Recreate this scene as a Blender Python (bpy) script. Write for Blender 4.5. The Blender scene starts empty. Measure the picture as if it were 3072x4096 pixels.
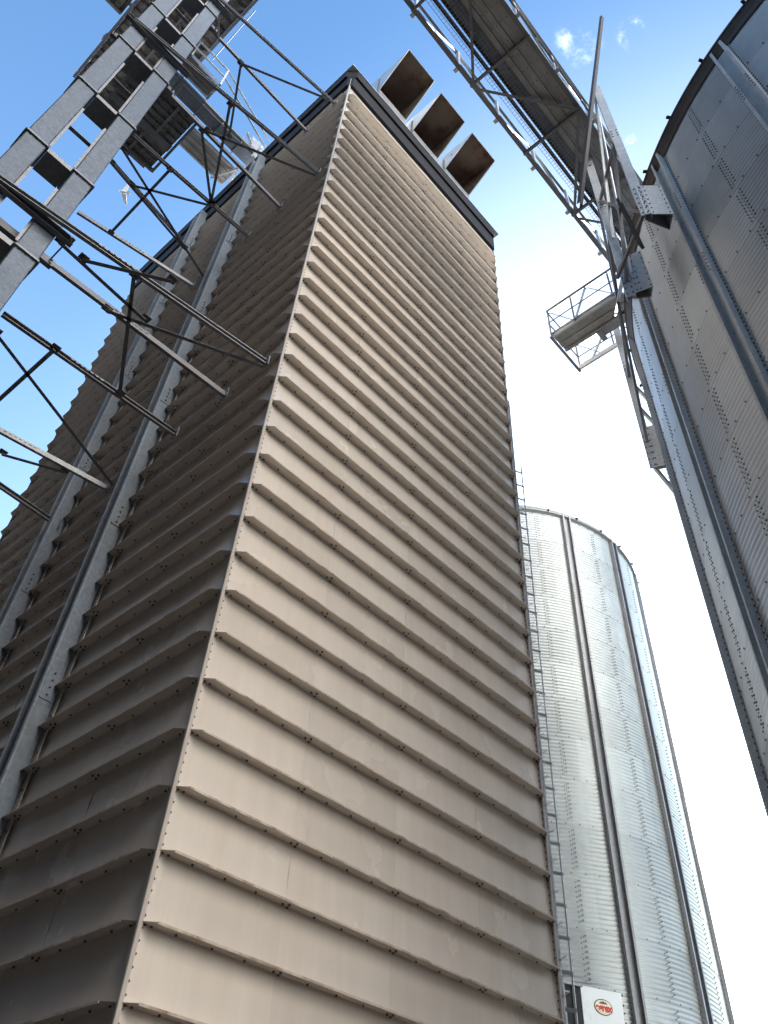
import bpy, math, random
from mathutils import Vector, Matrix, Euler
random.seed(7)
sc = bpy.context.scene
COL = sc.collection
PI = math.pi
R_ = math.radians

# ------------------------------------------------------------------ helpers
class MB:
    """collects geometry, then links it as ONE mesh object"""
    def __init__(s):
        s.v = []; s.f = []; s.m = []; s.sm = []
    def add(s, vs, fs, mi=0, smooth=False):
        b = len(s.v)
        s.v.extend([tuple(q) for q in vs])
        for f in fs:
            s.f.append([b + i for i in f]); s.m.append(mi); s.sm.append(smooth)
    def box(s, x0, x1, y0, y1, z0, z1, mi=0):
        s.add([(x0,y0,z0),(x1,y0,z0),(x1,y1,z0),(x0,y1,z0),(x0,y0,z1),(x1,y0,z1),(x1,y1,z1),(x0,y1,z1)],
              [(0,3,2,1),(4,5,6,7),(0,1,5,4),(1,2,6,5),(2,3,7,6),(3,0,4,7)], mi)
    def sweep(s, p0, p1, prof, up=(0,0,1), mi=0, roll=0.0):
        """closed 2-D polygon prof (side, up) swept from p0 to p1"""
        p0 = Vector(p0); p1 = Vector(p1); t = (p1-p0).normalized(); u = Vector(up)
        if abs(t.dot(u)) > .98: u = Vector((0,1,0))
        sd = t.cross(u).normalized(); uu = sd.cross(t).normalized()
        if roll:
            c, q = math.cos(roll), math.sin(roll); sd, uu = sd*c+uu*q, uu*c-sd*q
        n = len(prof)
        vs = [p0+sd*a+uu*b for a,b in prof]+[p1+sd*a+uu*b for a,b in prof]
        fs = [(i,(i+1)%n,n+(i+1)%n,n+i) for i in range(n)]
        fs.append(tuple(range(n-1,-1,-1))); fs.append(tuple(range(n,2*n)))
        s.add(vs, fs, mi)
    def bar(s, p0, p1, w, h=None, up=(0,0,1), mi=0):
        h = h or w
        s.sweep(p0, p1, [(-w/2,-h/2),(w/2,-h/2),(w/2,h/2),(-w/2,h/2)], up, mi)
    def chan(s, p0, p1, w, d, t=.008, up=(0,0,1), mi=0, roll=0.0):
        s.sweep(p0, p1, [(-d/2,-w/2),(d/2,-w/2),(d/2,-w/2+t),(-d/2+t,-w/2+t),(-d/2+t,w/2-t),(d/2,w/2-t),(d/2,w/2),(-d/2,w/2)], up, mi, roll)
    def angle(s, p0, p1, w, t=.008, up=(0,0,1), mi=0, roll=0.0):
        s.sweep(p0, p1, [(-w/2,-w/2),(w/2,-w/2),(w/2,-w/2+t),(-w/2+t,-w/2+t),(-w/2+t,w/2),(-w/2,w/2)], up, mi, roll)
    def tube(s, p0, p1, r, n=8, mi=0):
        p0 = Vector(p0); p1 = Vector(p1); t = (p1-p0).normalized()
        u = Vector((0,0,1)) if abs(t.z) < .95 else Vector((1,0,0))
        a = t.cross(u).normalized(); b = a.cross(t)
        vs = []
        for p in (p0,p1):
            for i in range(n):
                g = 2*PI*i/n; vs.append(p+a*r*math.cos(g)+b*r*math.sin(g))
        fs = [(i,(i+1)%n,n+(i+1)%n,n+i) for i in range(n)]
        s.add(vs, fs, mi, True)
        s.add(vs[:n], [tuple(range(n-1,-1,-1))], mi); s.add(vs[n:], [tuple(range(n))], mi)
    def bolt(s, p, nrm, r=.011, h=.010, mi=0, n=6):
        p = Vector(p); t = Vector(nrm).normalized()
        u = Vector((0,0,1)) if abs(t.z) < .9 else Vector((1,0,0))
        a = t.cross(u).normalized(); b = a.cross(t)
        vs = [p+a*r*math.cos(2*PI*i/n)+b*r*math.sin(2*PI*i/n)-t*.002 for i in range(n)]
        vs += [q+t*(h+.002) for q in vs]
        fs = [(i,(i+1)%n,n+(i+1)%n,n+i) for i in range(n)]+[tuple(range(n,2*n))]
        s.add(vs, fs, mi)
    def plate(s, pts, t, mi=0):
        """flat polygon given thickness t along its normal"""
        pts = [Vector(q) for q in pts]; n = len(pts)
        nr = (pts[1]-pts[0]).cross(pts[2]-pts[0]).normalized()
        vs = pts+[q-nr*t for q in pts]
        fs = [tuple(range(n)), tuple(range(2*n-1,n-1,-1))]+[(i,n+i,n+(i+1)%n,(i+1)%n) for i in range(n)]
        s.add(vs, fs, mi)
    def build(s, name, mats, parent=None, loc=None):
        me = bpy.data.meshes.new(name)
        off = Vector(loc) if loc is not None else None
        vs = s.v if off is None else [(q[0]-off.x,q[1]-off.y,q[2]-off.z) for q in s.v]
        me.from_pydata(vs, [], s.f)
        if not isinstance(mats,(list,tuple)): mats = [mats]
        for m in mats: me.materials.append(m)
        me.polygons.foreach_set('material_index', s.m)
        me.polygons.foreach_set('use_smooth', s.sm)
        me.update()
        o = bpy.data.objects.new(name, me); COL.objects.link(o)
        if off is not None: o.location = off
        if parent:
            o.parent = parent
        return o

def at(o, label=None, cat=None, group=None, kind=None):
    if label: o['label'] = label
    if cat: o['category'] = cat
    if group: o['group'] = group
    if kind: o['kind'] = kind
    return o
def thing(name, label, cat, group=None):
    """an Empty at the world origin of its parts (parts keep world coordinates)"""
    o = bpy.data.objects.new(name, None); COL.objects.link(o); o.empty_display_size = .2
    return at(o, label, cat, group)
def base(o, loc):
    """move an Empty to the base of its thing without moving the parts"""
    loc = Vector(loc); o.location = loc
    for c in o.children: c.location = Vector(c.location)-loc
def copy_tree(o, parent=None):
    c = o.copy(); COL.objects.link(c); c.parent = parent
    for ch in list(o.children): copy_tree(ch, c)
    return c

# ------------------------------------------------------------------ materials
def mat(name, col, rough=.5, metal=0.0, spec=.5, n_scale=6.0, n_amt=.12, n_rough=.1, bump=0.0, bscale=40.0,
        col2=None, c2_scale=2.5, c2_lo=.55, c2_hi=.75, c2_stretch=(1,1,1), coat=0.0, coat_rough=.3):
    m = bpy.data.materials.new(name); m.use_nodes = True
    nt = m.node_tree; N = nt.nodes; L = nt.links; bs = N['Principled BSDF']
    tc = N.new('ShaderNodeTexCoord')
    nz = N.new('ShaderNodeTexNoise'); nz.inputs['Scale'].default_value = n_scale; nz.inputs['Detail'].default_value = 6
    L.new(tc.outputs['Object'], nz.inputs['Vector'])
    rp = N.new('ShaderNodeMapRange'); rp.inputs[1].default_value = .3; rp.inputs[2].default_value = .7
    rp.inputs[3].default_value = 1-n_amt; rp.inputs[4].default_value = 1+n_amt
    L.new(nz.outputs['Fac'], rp.inputs[0])
    mx = N.new('ShaderNodeVectorMath'); mx.operation = 'SCALE'; mx.inputs[0].default_value = col
    L.new(rp.outputs[0], mx.inputs['Scale'])
    out = mx.outputs[0]
    if col2 is not None:
        mp = N.new('ShaderNodeMapping'); mp.inputs['Scale'].default_value = c2_stretch
        L.new(tc.outputs['Object'], mp.inputs['Vector'])
        n2 = N.new('ShaderNodeTexNoise'); n2.inputs['Scale'].default_value = c2_scale; n2.inputs['Detail'].default_value = 8
        n2.inputs['Roughness'].default_value = .65
        L.new(mp.outputs[0], n2.inputs['Vector'])
        r2 = N.new('ShaderNodeMapRange'); r2.inputs[1].default_value = c2_lo; r2.inputs[2].default_value = c2_hi
        L.new(n2.outputs['Fac'], r2.inputs[0])
        m2 = N.new('ShaderNodeMix'); m2.data_type = 'RGBA'
        L.new(r2.outputs[0], m2.inputs[0]); L.new(out, m2.inputs[6]); m2.inputs[7].default_value = (*col2,1)
        out = m2.outputs[2]
    L.new(out, bs.inputs['Base Color'])
    rr = N.new('ShaderNodeMapRange'); rr.inputs[1].default_value = .3; rr.inputs[2].default_value = .7
    rr.inputs[3].default_value = max(.02,rough-n_rough); rr.inputs[4].default_value = min(1,rough+n_rough)
    L.new(nz.outputs['Fac'], rr.inputs[0]); L.new(rr.outputs[0], bs.inputs['Roughness'])
    bs.inputs['Metallic'].default_value = metal
    bs.inputs['Specular IOR Level'].default_value = spec
    bs.inputs['Coat Weight'].default_value = coat; bs.inputs['Coat Roughness'].default_value = coat_rough
    if bump:
        nb = N.new('ShaderNodeTexNoise'); nb.inputs['Scale'].default_value = bscale; nb.inputs['Detail'].default_value = 4
        L.new(tc.outputs['Object'], nb.inputs['Vector'])
        bm = N.new('ShaderNodeBump'); bm.inputs['Strength'].default_value = bump; bm.inputs['Distance'].default_value = .02
        L.new(nb.outputs['Fac'], bm.inputs['Height']); L.new(bm.outputs[0], bs.inputs['Normal'])
    return m

def mat_sheet(name, col, R, rough, metal, ring, z0, seg):
    """galvanised corrugated sheet whose single sheets differ a little in tone and gloss"""
    m = mat(name, col, rough, metal, n_scale=3.0, n_amt=.07, n_rough=.06, col2=(col[0]*.86,col[1]*.86,col[2]*.84), c2_scale=1.2, c2_lo=.45, c2_hi=.9, c2_stretch=(1.6,1.6,.25))
    nt = m.node_tree; N = nt.nodes; L = nt.links; bs = N['Principled BSDF']
    uv = N.new('ShaderNodeUVMap')
    wn = N.new('ShaderNodeTexWhiteNoise'); wn.noise_dimensions = '2D'
    fl = N.new('ShaderNodeVectorMath'); fl.operation = 'FLOOR'
    L.new(uv.outputs[0], fl.inputs[0]); L.new(fl.outputs[0], wn.inputs['Vector'])
    mr = N.new('ShaderNodeMapRange'); mr.inputs[3].default_value = .86; mr.inputs[4].default_value = 1.1
    L.new(wn.outputs['Value'], mr.inputs[0])
    old = bs.inputs['Base Color'].links[0].from_socket
    sc_ = N.new('ShaderNodeVectorMath'); sc_.operation = 'SCALE'
    L.new(old, sc_.inputs[0]); L.new(mr.outputs[0], sc_.inputs['Scale']); L.new(sc_.outputs[0], bs.inputs['Base Color'])
    return m

def mat_spangle(name, col, rough, metal, scale=22.0, amt=.16, stain=None):
    """hot-dip galvanised steel with its crystal spangle"""
    m = mat(name, col, rough, metal, .25, n_scale=2.5, n_amt=.10, n_rough=.08, col2=stain, c2_scale=1.6, c2_lo=.58, c2_hi=.8, c2_stretch=(1,1,.3))
    nt = m.node_tree; N = nt.nodes; L = nt.links; bs = N['Principled BSDF']
    tc = N.new('ShaderNodeTexCoord'); vo = N.new('ShaderNodeTexVoronoi'); vo.inputs['Scale'].default_value = scale
    L.new(tc.outputs['Object'], vo.inputs['Vector'])
    bw = N.new('ShaderNodeSeparateColor'); L.new(vo.outputs['Color'], bw.inputs[0])
    mr = N.new('ShaderNodeMapRange'); mr.inputs[3].default_value = 1-amt; mr.inputs[4].default_value = 1+amt
    L.new(bw.outputs[0], mr.inputs[0])
    old = bs.inputs['Base Color'].links[0].from_socket
    s2 = N.new('ShaderNodeVectorMath'); s2.operation = 'SCALE'
    L.new(old, s2.inputs[0]); L.new(mr.outputs[0], s2.inputs['Scale']); L.new(s2.outputs[0], bs.inputs['Base Color'])
    return m

M = {}
M['paint']   = mat('beige_painted_sheet', (0.745,0.66,0.575), .24, 0, .55, 1.2, .05, .05, bump=0, col2=(0.63,0.53,0.44), c2_scale=1.4, c2_lo=.30, c2_hi=1.05, c2_stretch=(4,4,.28), coat=.5, coat_rough=.22)
M['paintb']  = mat('beige_painted_sheet_b', (0.69,0.61,0.53), .26, 0, .55, 1.2, .05, .05, bump=0, col2=(0.59,0.50,0.415), c2_scale=1.4, c2_lo=.30, c2_hi=1.05, c2_stretch=(4,4,.28), coat=.5, coat_rough=.22)
M['strip']   = mat('stained_corner_strip', (.47,.41,.355), .45, 0, .5, 3, .1)
M['rustedge']= mat('stained_sheet_edge', (.50,.41,.32), .55, 0, .4, 9, .22, .1, col2=(.20,.11,.06), c2_scale=5, c2_lo=.5, c2_hi=.7)
M['bolt']    = mat('dark_bolt', (.09,.075,.065), .55, .3, .4)
M['fascia']  = mat('dark_fascia_sheet', (.022,.020,.022), .65, 0, .15, 3, .2)
M['galv']    = mat_spangle('galvanised_casing', (.15,.172,.205), .55, .3, 26, .14, stain=(.17,.165,.155))
M['post']    = mat_spangle('galvanised_post', (.19,.215,.245), .55, .3, 26, .12, stain=(.17,.165,.155))
M['galvdark']= mat_spangle('weathered_galvanised_steel', (.25,.25,.255), .5, .5, 30, .12, stain=(.16,.14,.125))
M['brace']   = mat('brace_steel', (.19,.19,.20), .55, .3, .4, 3, .10, .05, col2=(.14,.12,.105), c2_scale=1.5, c2_lo=.45, c2_hi=.85)
M['angle']   = mat('bright_angle_steel', (.48,.49,.50), .40, .6, .5, 8, .12, .1)
M['deck']    = mat('ribbed_deck_sheet', (.30,.295,.285), .42, .5, .5, 3, .14, .1, col2=(.21,.19,.165), c2_scale=2.0, c2_lo=.5, c2_hi=.75)
M['planks']  = mat('weathered_plank_steel', (.20,.19,.18), .55, .35, .4, 14, .3, .1, col2=(.10,.085,.075), c2_scale=9, c2_lo=.5, c2_hi=.62)
M['hood']    = mat('hood_sheet', (.52,.52,.52), .35, .6, .5, 3, .1, .1)
M['rust']    = mat('rusted_sheet', (.16,.115,.085), .75, .1, .3, 2, .3, .1, col2=(.085,.035,.018), c2_scale=1.3, c2_lo=.46, c2_hi=.62)
M['white']   = mat('white_painted_steel', (.74,.75,.74), .35, 0, .5, 2, .04)
M['cream']   = mat('cream_sticker', (.80,.70,.52), .5, 0, .4)
M['black']   = mat('black_print', (.03,.028,.03), .5, 0, .4)
M['red']     = mat('red_print', (.62,.045,.03), .5, 0, .4)
M['grey']    = mat('grey_print', (.33,.30,.26), .5, 0, .4)
M['dark_shade']  = mat('dark_parts_and_shade', (.025,.025,.027), .7, 0, .3)  # own dark tone of planks and pipes; doorway shade put into colour
M['eave']    = mat('eave_sheet', (.060,.050,.045), .6, .2, .4, 4, .25, .1, col2=(.10,.055,.035), c2_scale=2.5, c2_lo=.55, c2_hi=.72)  # rust plus the overhang's shade, put into the base colour
M['stiff']   = mat_spangle('stiffener_steel', (.50,.50,.495), .55, .15, 26, .10, stain=(.42,.41,.39))
M['pigeon']  = mat('pigeon_plumage', (.10,.10,.115), .7, 0, .3, 20, .3)
M['pigeonw'] = mat('pale_plumage', (.72,.66,.60), .7, 0, .3, 30, .25, col2=(.40,.33,.28), c2_scale=20)
M['concrete']= mat('dry_concrete', (.08,.07,.058), .85, 0, .3, .8, .12, .05, bump=.2, bscale=25, col2=(.065,.058,.047), c2_scale=.7)
M['hall']    = mat('shade_hall_cladding', (.012,.013,.016), .8, 0, .15, 2, .1)  # near-black, so the added halls return little light
M['ground']  = mat('asphalt_yard', (.035,.033,.032), .9, 0, .3, .6, .15, .05, bump=.4, bscale=30, col2=(.028,.026,.025), c2_scale=.4)

# ------------------------------------------------------------------ camera, world, sun
W, DPT, Z0, PITCH = 5.363, 8.14, 3.2499, .5        # dryer width, depth, lowest lip, lip spacing
cam = bpy.data.cameras.new('camera'); co = bpy.data.objects.new('camera', cam); COL.objects.link(co)
co.location = (-3.4675,-5.6449,1.6)
co.rotation_euler = Euler((2.4033,-.0346,-.8502),'XYZ')
cam.sensor_fit = 'AUTO'; cam.sensor_width = 36; cam.lens = 3346.4/4096*36
cam.shift_x = -87.17/4096; cam.shift_y = -176.48/4096
cam.clip_start = .05; cam.clip_end = 4000
sc.camera = co

SUN_AZ, SUN_EL = 17.0, 23.0
SKY = .10
GLOW, HORIZON = 4.0, 3.2
FILL_BANK = (-96, 30, 10, .74, .95, 31.0, .62)     # azimuth, outer and inner radius, sine of the upper edge, radiance, height
wd = bpy.data.worlds.new('World'); sc.world = wd; wd.use_nodes = True
nt = wd.node_tree; bg = nt.nodes['Background']
sky = nt.nodes.new('ShaderNodeTexSky'); sky.sky_type = 'NISHITA'; sky.sun_disc = False
sky.sun_elevation = R_(SUN_EL); sky.sun_rotation = R_(90-SUN_AZ)
sky.air_density = 1.0; sky.dust_density = .7; sky.ozone_density = 3.0; sky.altitude = 50
# bright fill bank added in the unseen south; small wisps high up
N, L = nt.nodes, nt.links
def nd(t, **k):
    n = N.new(t)
    for q, v in k.items(): setattr(n, q, v)
    return n
def mth(op, a, b=None, c=None):
    n = nd('ShaderNodeMath', operation=op)
    for i, v in enumerate((a,b,c)):
        if v is None: continue
        if isinstance(v,(int,float)): n.inputs[i].default_value = v
        else: L.new(v, n.inputs[i])
    return n.outputs[0]
def smooth(x, lo, hi):
    n = nd('ShaderNodeMapRange', interpolation_type='SMOOTHSTEP')
    n.inputs[1].default_value = lo; n.inputs[2].default_value = hi; L.new(x, n.inputs[0]); return n.outputs[0]
tcw = nd('ShaderNodeTexCoord'); nrmv = nd('ShaderNodeVectorMath', operation='NORMALIZE'); L.new(tcw.outputs['Generated'], nrmv.inputs[0])
V_ = nrmv.outputs[0]
def dotv(d):
    n = nd('ShaderNodeVectorMath', operation='DOT_PRODUCT'); L.new(V_, n.inputs[0]); n.inputs[1].default_value = Vector(d).normalized(); return n.outputs['Value']
def noise(scale, det=8, rough=.6, stretch=(1,1,1)):
    mp = nd('ShaderNodeMapping'); mp.inputs['Scale'].default_value = stretch; L.new(V_, mp.inputs['Vector'])
    n = nd('ShaderNodeTexNoise'); n.inputs['Scale'].default_value = scale; n.inputs['Detail'].default_value = det; n.inputs['Roughness'].default_value = rough
    L.new(mp.outputs[0], n.inputs['Vector']); return n.outputs['Fac']
fill_bank = mth('MULTIPLY', smooth(dotv((math.cos(R_(FILL_BANK[0])),math.sin(R_(FILL_BANK[0])),FILL_BANK[6])), math.cos(R_(FILL_BANK[1])), math.cos(R_(FILL_BANK[2]))), smooth(noise(2.6,8,.55,(1,1,2.2)), .30, .52))
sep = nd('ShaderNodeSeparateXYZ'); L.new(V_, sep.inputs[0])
fill_bank = mth('MULTIPLY', fill_bank, mth('SUBTRACT', 1.0, smooth(sep.outputs[2], FILL_BANK[3], FILL_BANK[4])))
glow = mth('MULTIPLY', mth('POWER', smooth(dotv((math.cos(R_(SUN_EL))*math.cos(R_(SUN_AZ)),math.cos(R_(SUN_EL))*math.sin(R_(SUN_AZ)),math.sin(R_(SUN_EL)))), math.cos(R_(60)), math.cos(R_(8))), 1.8), GLOW)
sz = nd('ShaderNodeSeparateXYZ'); L.new(V_, sz.inputs[0])
glow = mth('ADD', glow, mth('MULTIPLY', mth('POWER', mth('SUBTRACT', 1.0, mth('MAXIMUM', sz.outputs[2], 0.0)), 2.0), HORIZON))
hz_ = nd('ShaderNodeVectorMath', operation='SCALE'); hz_.inputs[0].default_value = (1,.97,.93); L.new(glow, hz_.inputs['Scale'])
sk2 = nd('ShaderNodeVectorMath', operation='ADD'); tint = nd('ShaderNodeVectorMath', operation='MULTIPLY'); tint.inputs[1].default_value = (.78,1.0,1.06); L.new(sky.outputs[0], tint.inputs[0]); L.new(tint.outputs[0], sk2.inputs[0]); L.new(hz_.outputs[0], sk2.inputs[1])
def wisp(az_, el_, rad, sc_, lo, hi):
    d = (math.cos(R_(el_))*math.cos(R_(az_)), math.cos(R_(el_))*math.sin(R_(az_)), math.sin(R_(el_)))
    return mth('MULTIPLY', smooth(dotv(d), math.cos(R_(rad)), math.cos(R_(rad*.15))), smooth(noise(sc_,9,.62), lo, hi))
wsp = mth('ADD', wisp(11.7,72.6,1.7,38,.44,.95), mth('ADD', wisp(2.5,71.3,1.1,52,.50,1.0), wisp(9.8,66.0,.5,80,.46,.95)))
c1 = nd('ShaderNodeMix', data_type='RGBA'); L.new(fill_bank, c1.inputs[0]); L.new(sk2.outputs[0], c1.inputs[6]); c1.inputs[7].default_value = (*[FILL_BANK[5]*q for q in (1,.95,.88)],1)
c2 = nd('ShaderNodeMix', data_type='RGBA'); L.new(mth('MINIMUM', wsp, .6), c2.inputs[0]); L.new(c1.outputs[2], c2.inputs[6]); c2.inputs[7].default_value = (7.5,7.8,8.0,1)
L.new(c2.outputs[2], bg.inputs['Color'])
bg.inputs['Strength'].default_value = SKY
sl = bpy.data.lights.new('sun','SUN'); so = bpy.data.objects.new('sun', sl); COL.objects.link(so)
sl.energy = 5.0; sl.angle = R_(.5); sl.color = (1,.93,.82)
sd = Vector((math.cos(R_(SUN_EL))*math.cos(R_(SUN_AZ)), math.cos(R_(SUN_EL))*math.sin(R_(SUN_AZ)), math.sin(R_(SUN_EL))))
so.rotation_euler = sd.to_track_quat('Z','Y').to_euler(); so.location = (30,8,40)
sc.view_settings.view_transform = 'Standard'; sc.view_settings.look = 'None'
sc.view_settings.exposure = 2.0; sc.view_settings.gamma = 1; sc.view_settings.use_curve_mapping = False

# ------------------------------------------------------------------ ground
g = MB(); S = 1500
g.add([(-S,-S,0),(S,-S,0),(S,S,0),(-S,S,0)], [(0,1,2,3)])
at(g.build('ground', M['ground']), kind='structure')

g = MB(); g.box(1.8,30,-11,10,-.1,.02)
at(g.build('concrete_apron', M['concrete']), kind='structure')

# ------------------------------------------------------------------ grain dryer
FD, CH, RC = .092, .095, .030                  # lip depth, corner chamfer
ZTOP = 22.28
dryer = thing('grain_dryer', 'tall square tower clad in beige sheets with horizontal louvre lips', 'grain dryer')
LIPS = [Z0+PITCH*k for k in range(-6,35)] + [Z0+PITCH*34.73, Z0+PITCH*35.13]
def louvre(axis, width, mirror_axis=None):
    """wall in the plane y=0 (axis x) or x=0 (axis y); lips point outwards"""
    mb = MB()
    def P(u, d, z):                    # u along the wall, d outwards
        return (u,-d,z) if axis == 'x' else (-d,u,z)
    def quad(a,b,c,d,mi=0):
        f = (0,1,2,3) if axis == 'x' else (3,2,1,0)
        mb.add([a,b,c,d],[f],mi)
    top = ZTOP-.3
    jn = [0.0]; 
    while jn[-1]+1.32 < width-.5: jn.append(jn[-1]+1.32)
    jn.append(width)
    zs = [0.05]+LIPS+[top]
    for i in range(len(zs)-1):
        z0, z1 = zs[i], zs[i+1]
        fd = -RC+.018
        for a,b in zip(jn[:-1],jn[1:]):
            # each sheet sits a hair differently so reflections break at the joints
            e0 = random.uniform(-.003,.003); e1 = random.uniform(-.003,.003)
            n = 6; tone = random.choice((0,0,3))
            lo0 = max(a,.004); lo1 = min(b,width-.004); hi0 = max(a,.004); hi1 = min(b,width-.004)
            for j in range(n):
                s0 = j/n; s1 = (j+1)/n
                w0 = -.004*math.sin(PI*s0); w1 = -.004*math.sin(PI*s1)
                zm = z0+(z1-z0)*.5; dm = (fd-RC)/2
                L0 = lo0+(lo1-lo0)*s0; L1 = lo0+(lo1-lo0)*s1; H0 = hi0+(hi1-hi0)*s0; H1 = hi0+(hi1-hi0)*s1
                m0 = dm+w0+e0+(e1-e0)*s0; m1 = dm+w1+e0+(e1-e0)*s1
                A, B = P(L0,fd,z0), P(L1,fd,z0); Cc_, D_ = P((L0+H0)/2,m0,zm), P((L1+H1)/2,m1,zm); E_, F_ = P(H0,-RC,z1), P(H1,-RC,z1)
                f1 = [(0,1,3,2),(2,3,5,4)]
                if axis == 'y': f1 = [q[::-1] for q in f1]
                mb.add([A,B,Cc_,D_,E_,F_],f1,tone,True)
    for z in LIPS:
        t = .003; hm = .016; d = FD
        c0, c1 = CH, width-CH
        # shelf under each sheet, ends cut back to the corner strip
        lo = [P(.004,-RC-.01,z-.002),P(width-.004,-RC-.01,z-.002),P(width-.004,-.003,z-.002),P(c1,d,z-.002),P(c0,d,z-.002),P(.004,-.003,z-.002)]
        mb.add(lo,[(0,1,2,3,4,5) if axis=='y' else (5,4,3,2,1,0)],0)
        # narrow lap where the shelf meets the sheet below
        mb.add([P(.02,-RC+.030,z-.004),P(width-.02,-RC+.030,z-.004),P(width-.02,-RC+.030,z-.002),P(.02,-RC+.030,z-.002),P(.02,-RC,z-.004),P(width-.02,-RC,z-.004)],
               [(0,1,2,3),(4,5,1,0)] if axis=='x' else [(3,2,1,0),(0,1,5,4)],0)
        # down-turned hem along the front
        mb.add([P(c0,d,z+t),P(c1,d,z+t),P(c1,d+.002,z-hm),P(c0,d+.002,z-hm),P(c0,d-.004,z),P(c1,d-.004,z),P(c1,d-.004,z-hm),P(c0,d-.004,z-hm)],
               [(0,1,2,3),(7,6,5,4),(3,2,6,7),(0,3,7,4),(1,5,6,2)], 1)
        # bolts through the shelf, three together at sheet joints
        u = .33
        while u < width-.08:
            joint = abs((u/1.32)-round(u/1.32)) < .05
            if joint:
                for du,dd in ((-.035,.0),(.012,.03),(.035,-.022)):
                    mb.bolt(P(u+du,dd,z-.003), (0,0,-1), .011,.014, 2)
            else:
                mb.bolt(P(u+random.uniform(-.006,.006),.0,z-.003), (0,0,-1), .010,.014, 2)
            u += .33
        for u in (.06,.115,width-.06,width-.115):
            mb.bolt(P(u,-.012,z-.003),(0,0,-1),.010,.012,2)
    # bolts up the corner strips
    nrm = (0,-1,0) if axis=='x' else (-1,0,0)
    z = .3
    while z < top-.2 and axis == 'x':
        for u in (.040,width-.040):
            mb.bolt(P(u,-.014,z),nrm,.009,.010,2)
        z += .0833
    return mb
mats = [M['paint'],M['rustedge'],M['bolt'],M['paintb']]
at(louvre('x',W).build('louvre_wall', mats, dryer), 'brighter louvred wall facing the tall silo')
at(louvre('y',DPT).build('louvre_wall', mats, dryer), 'shaded louvred wall behind the galvanised posts')
mb = MB()                                            # plain far walls
mb.add([(W,0,.05),(W,DPT,.05),(W,DPT,ZTOP-.3),(W,0,ZTOP-.3)],[(0,1,2,3)])
mb.add([(0,DPT,.05),(0,DPT,ZTOP-.3),(W,DPT,ZTOP-.3),(W,DPT,.05)],[(0,1,2,3)])
mb.build('plain_wall', M['paint'], dryer)
for (x,y,name) in ((0,0,1),(W,0,2),(0,DPT,3)):
    mb = MB(); t = .004
    sx = -1 if x == 0 else 1; sy = -1 if y == 0 else 1
    # folded corner strip: two legs standing proud of both walls
    
    mb.box(*sorted((x+sx*.002,x-sx*.032)),*sorted((y+sy*.002,y-sy*.032)),.05,ZTOP-.55)
    mb.box(*sorted((x+sx*.0055,x-sx*.026)),*sorted((y+sy*.008,y+sy*.004)),.05,ZTOP-.5)
    mb.box(*sorted((x+sx*.008,x+sx*.004)),*sorted((y+sy*.0038,y-sy*.026)),.05,ZTOP-.5)
    mb.build('corner_strip', M['strip'], dryer)
# dark fascia in two steps, with chamfered corners
def fascia(z0,z1,d,mi=0):
    mb = MB(); c = d*1.0
    ring = [(c*.9,-d),(W-c*.9,-d),(W+d,c*.9),(W+d,DPT-c*.9),(W-c*.9,DPT+d),(c*.9,DPT+d),(-d,DPT-c*.9),(-d,c*.9)]
    vs = [(x,y,z0) for x,y in ring]+[(x,y,z1) for x,y in ring]; n = 8
    mb.add(vs,[(i,(i+1)%n,n+(i+1)%n,n+i) for i in range(n)]+[tuple(range(n-1,-1,-1)),tuple(range(n,2*n))])
    for k in range(24):
        u = .3+k*(W-.6)/23; mb.bolt((u,-d,z0+.12),(0,-1,0),.010,.010,1)
    for k in range(32):
        u = .3+k*(DPT-.6)/31; mb.bolt((-d,u,z0+.12),(-1,0,0),.010,.010,1)
    return mb
fascia(Z0+36.17*.5,Z0+37.28*.5,.055).build('fascia_band',[M['fascia'],M['bolt']],dryer)
fascia(Z0+37.28*.5+.003,ZTOP,.105).build('fascia_band',[M['fascia'],M['bolt']],dryer)
mb = MB(); mb.box(-.12,W+.12,-.12,DPT+.12,ZTOP+.004,ZTOP+.04)
for k in range(36): 
    y = .1+k*DPT/36; mb.box(-.10,W+.10,y,y+.03,ZTOP+.0405,ZTOP+.07)
mb.build('roof', M['hood'], dryer)

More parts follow.
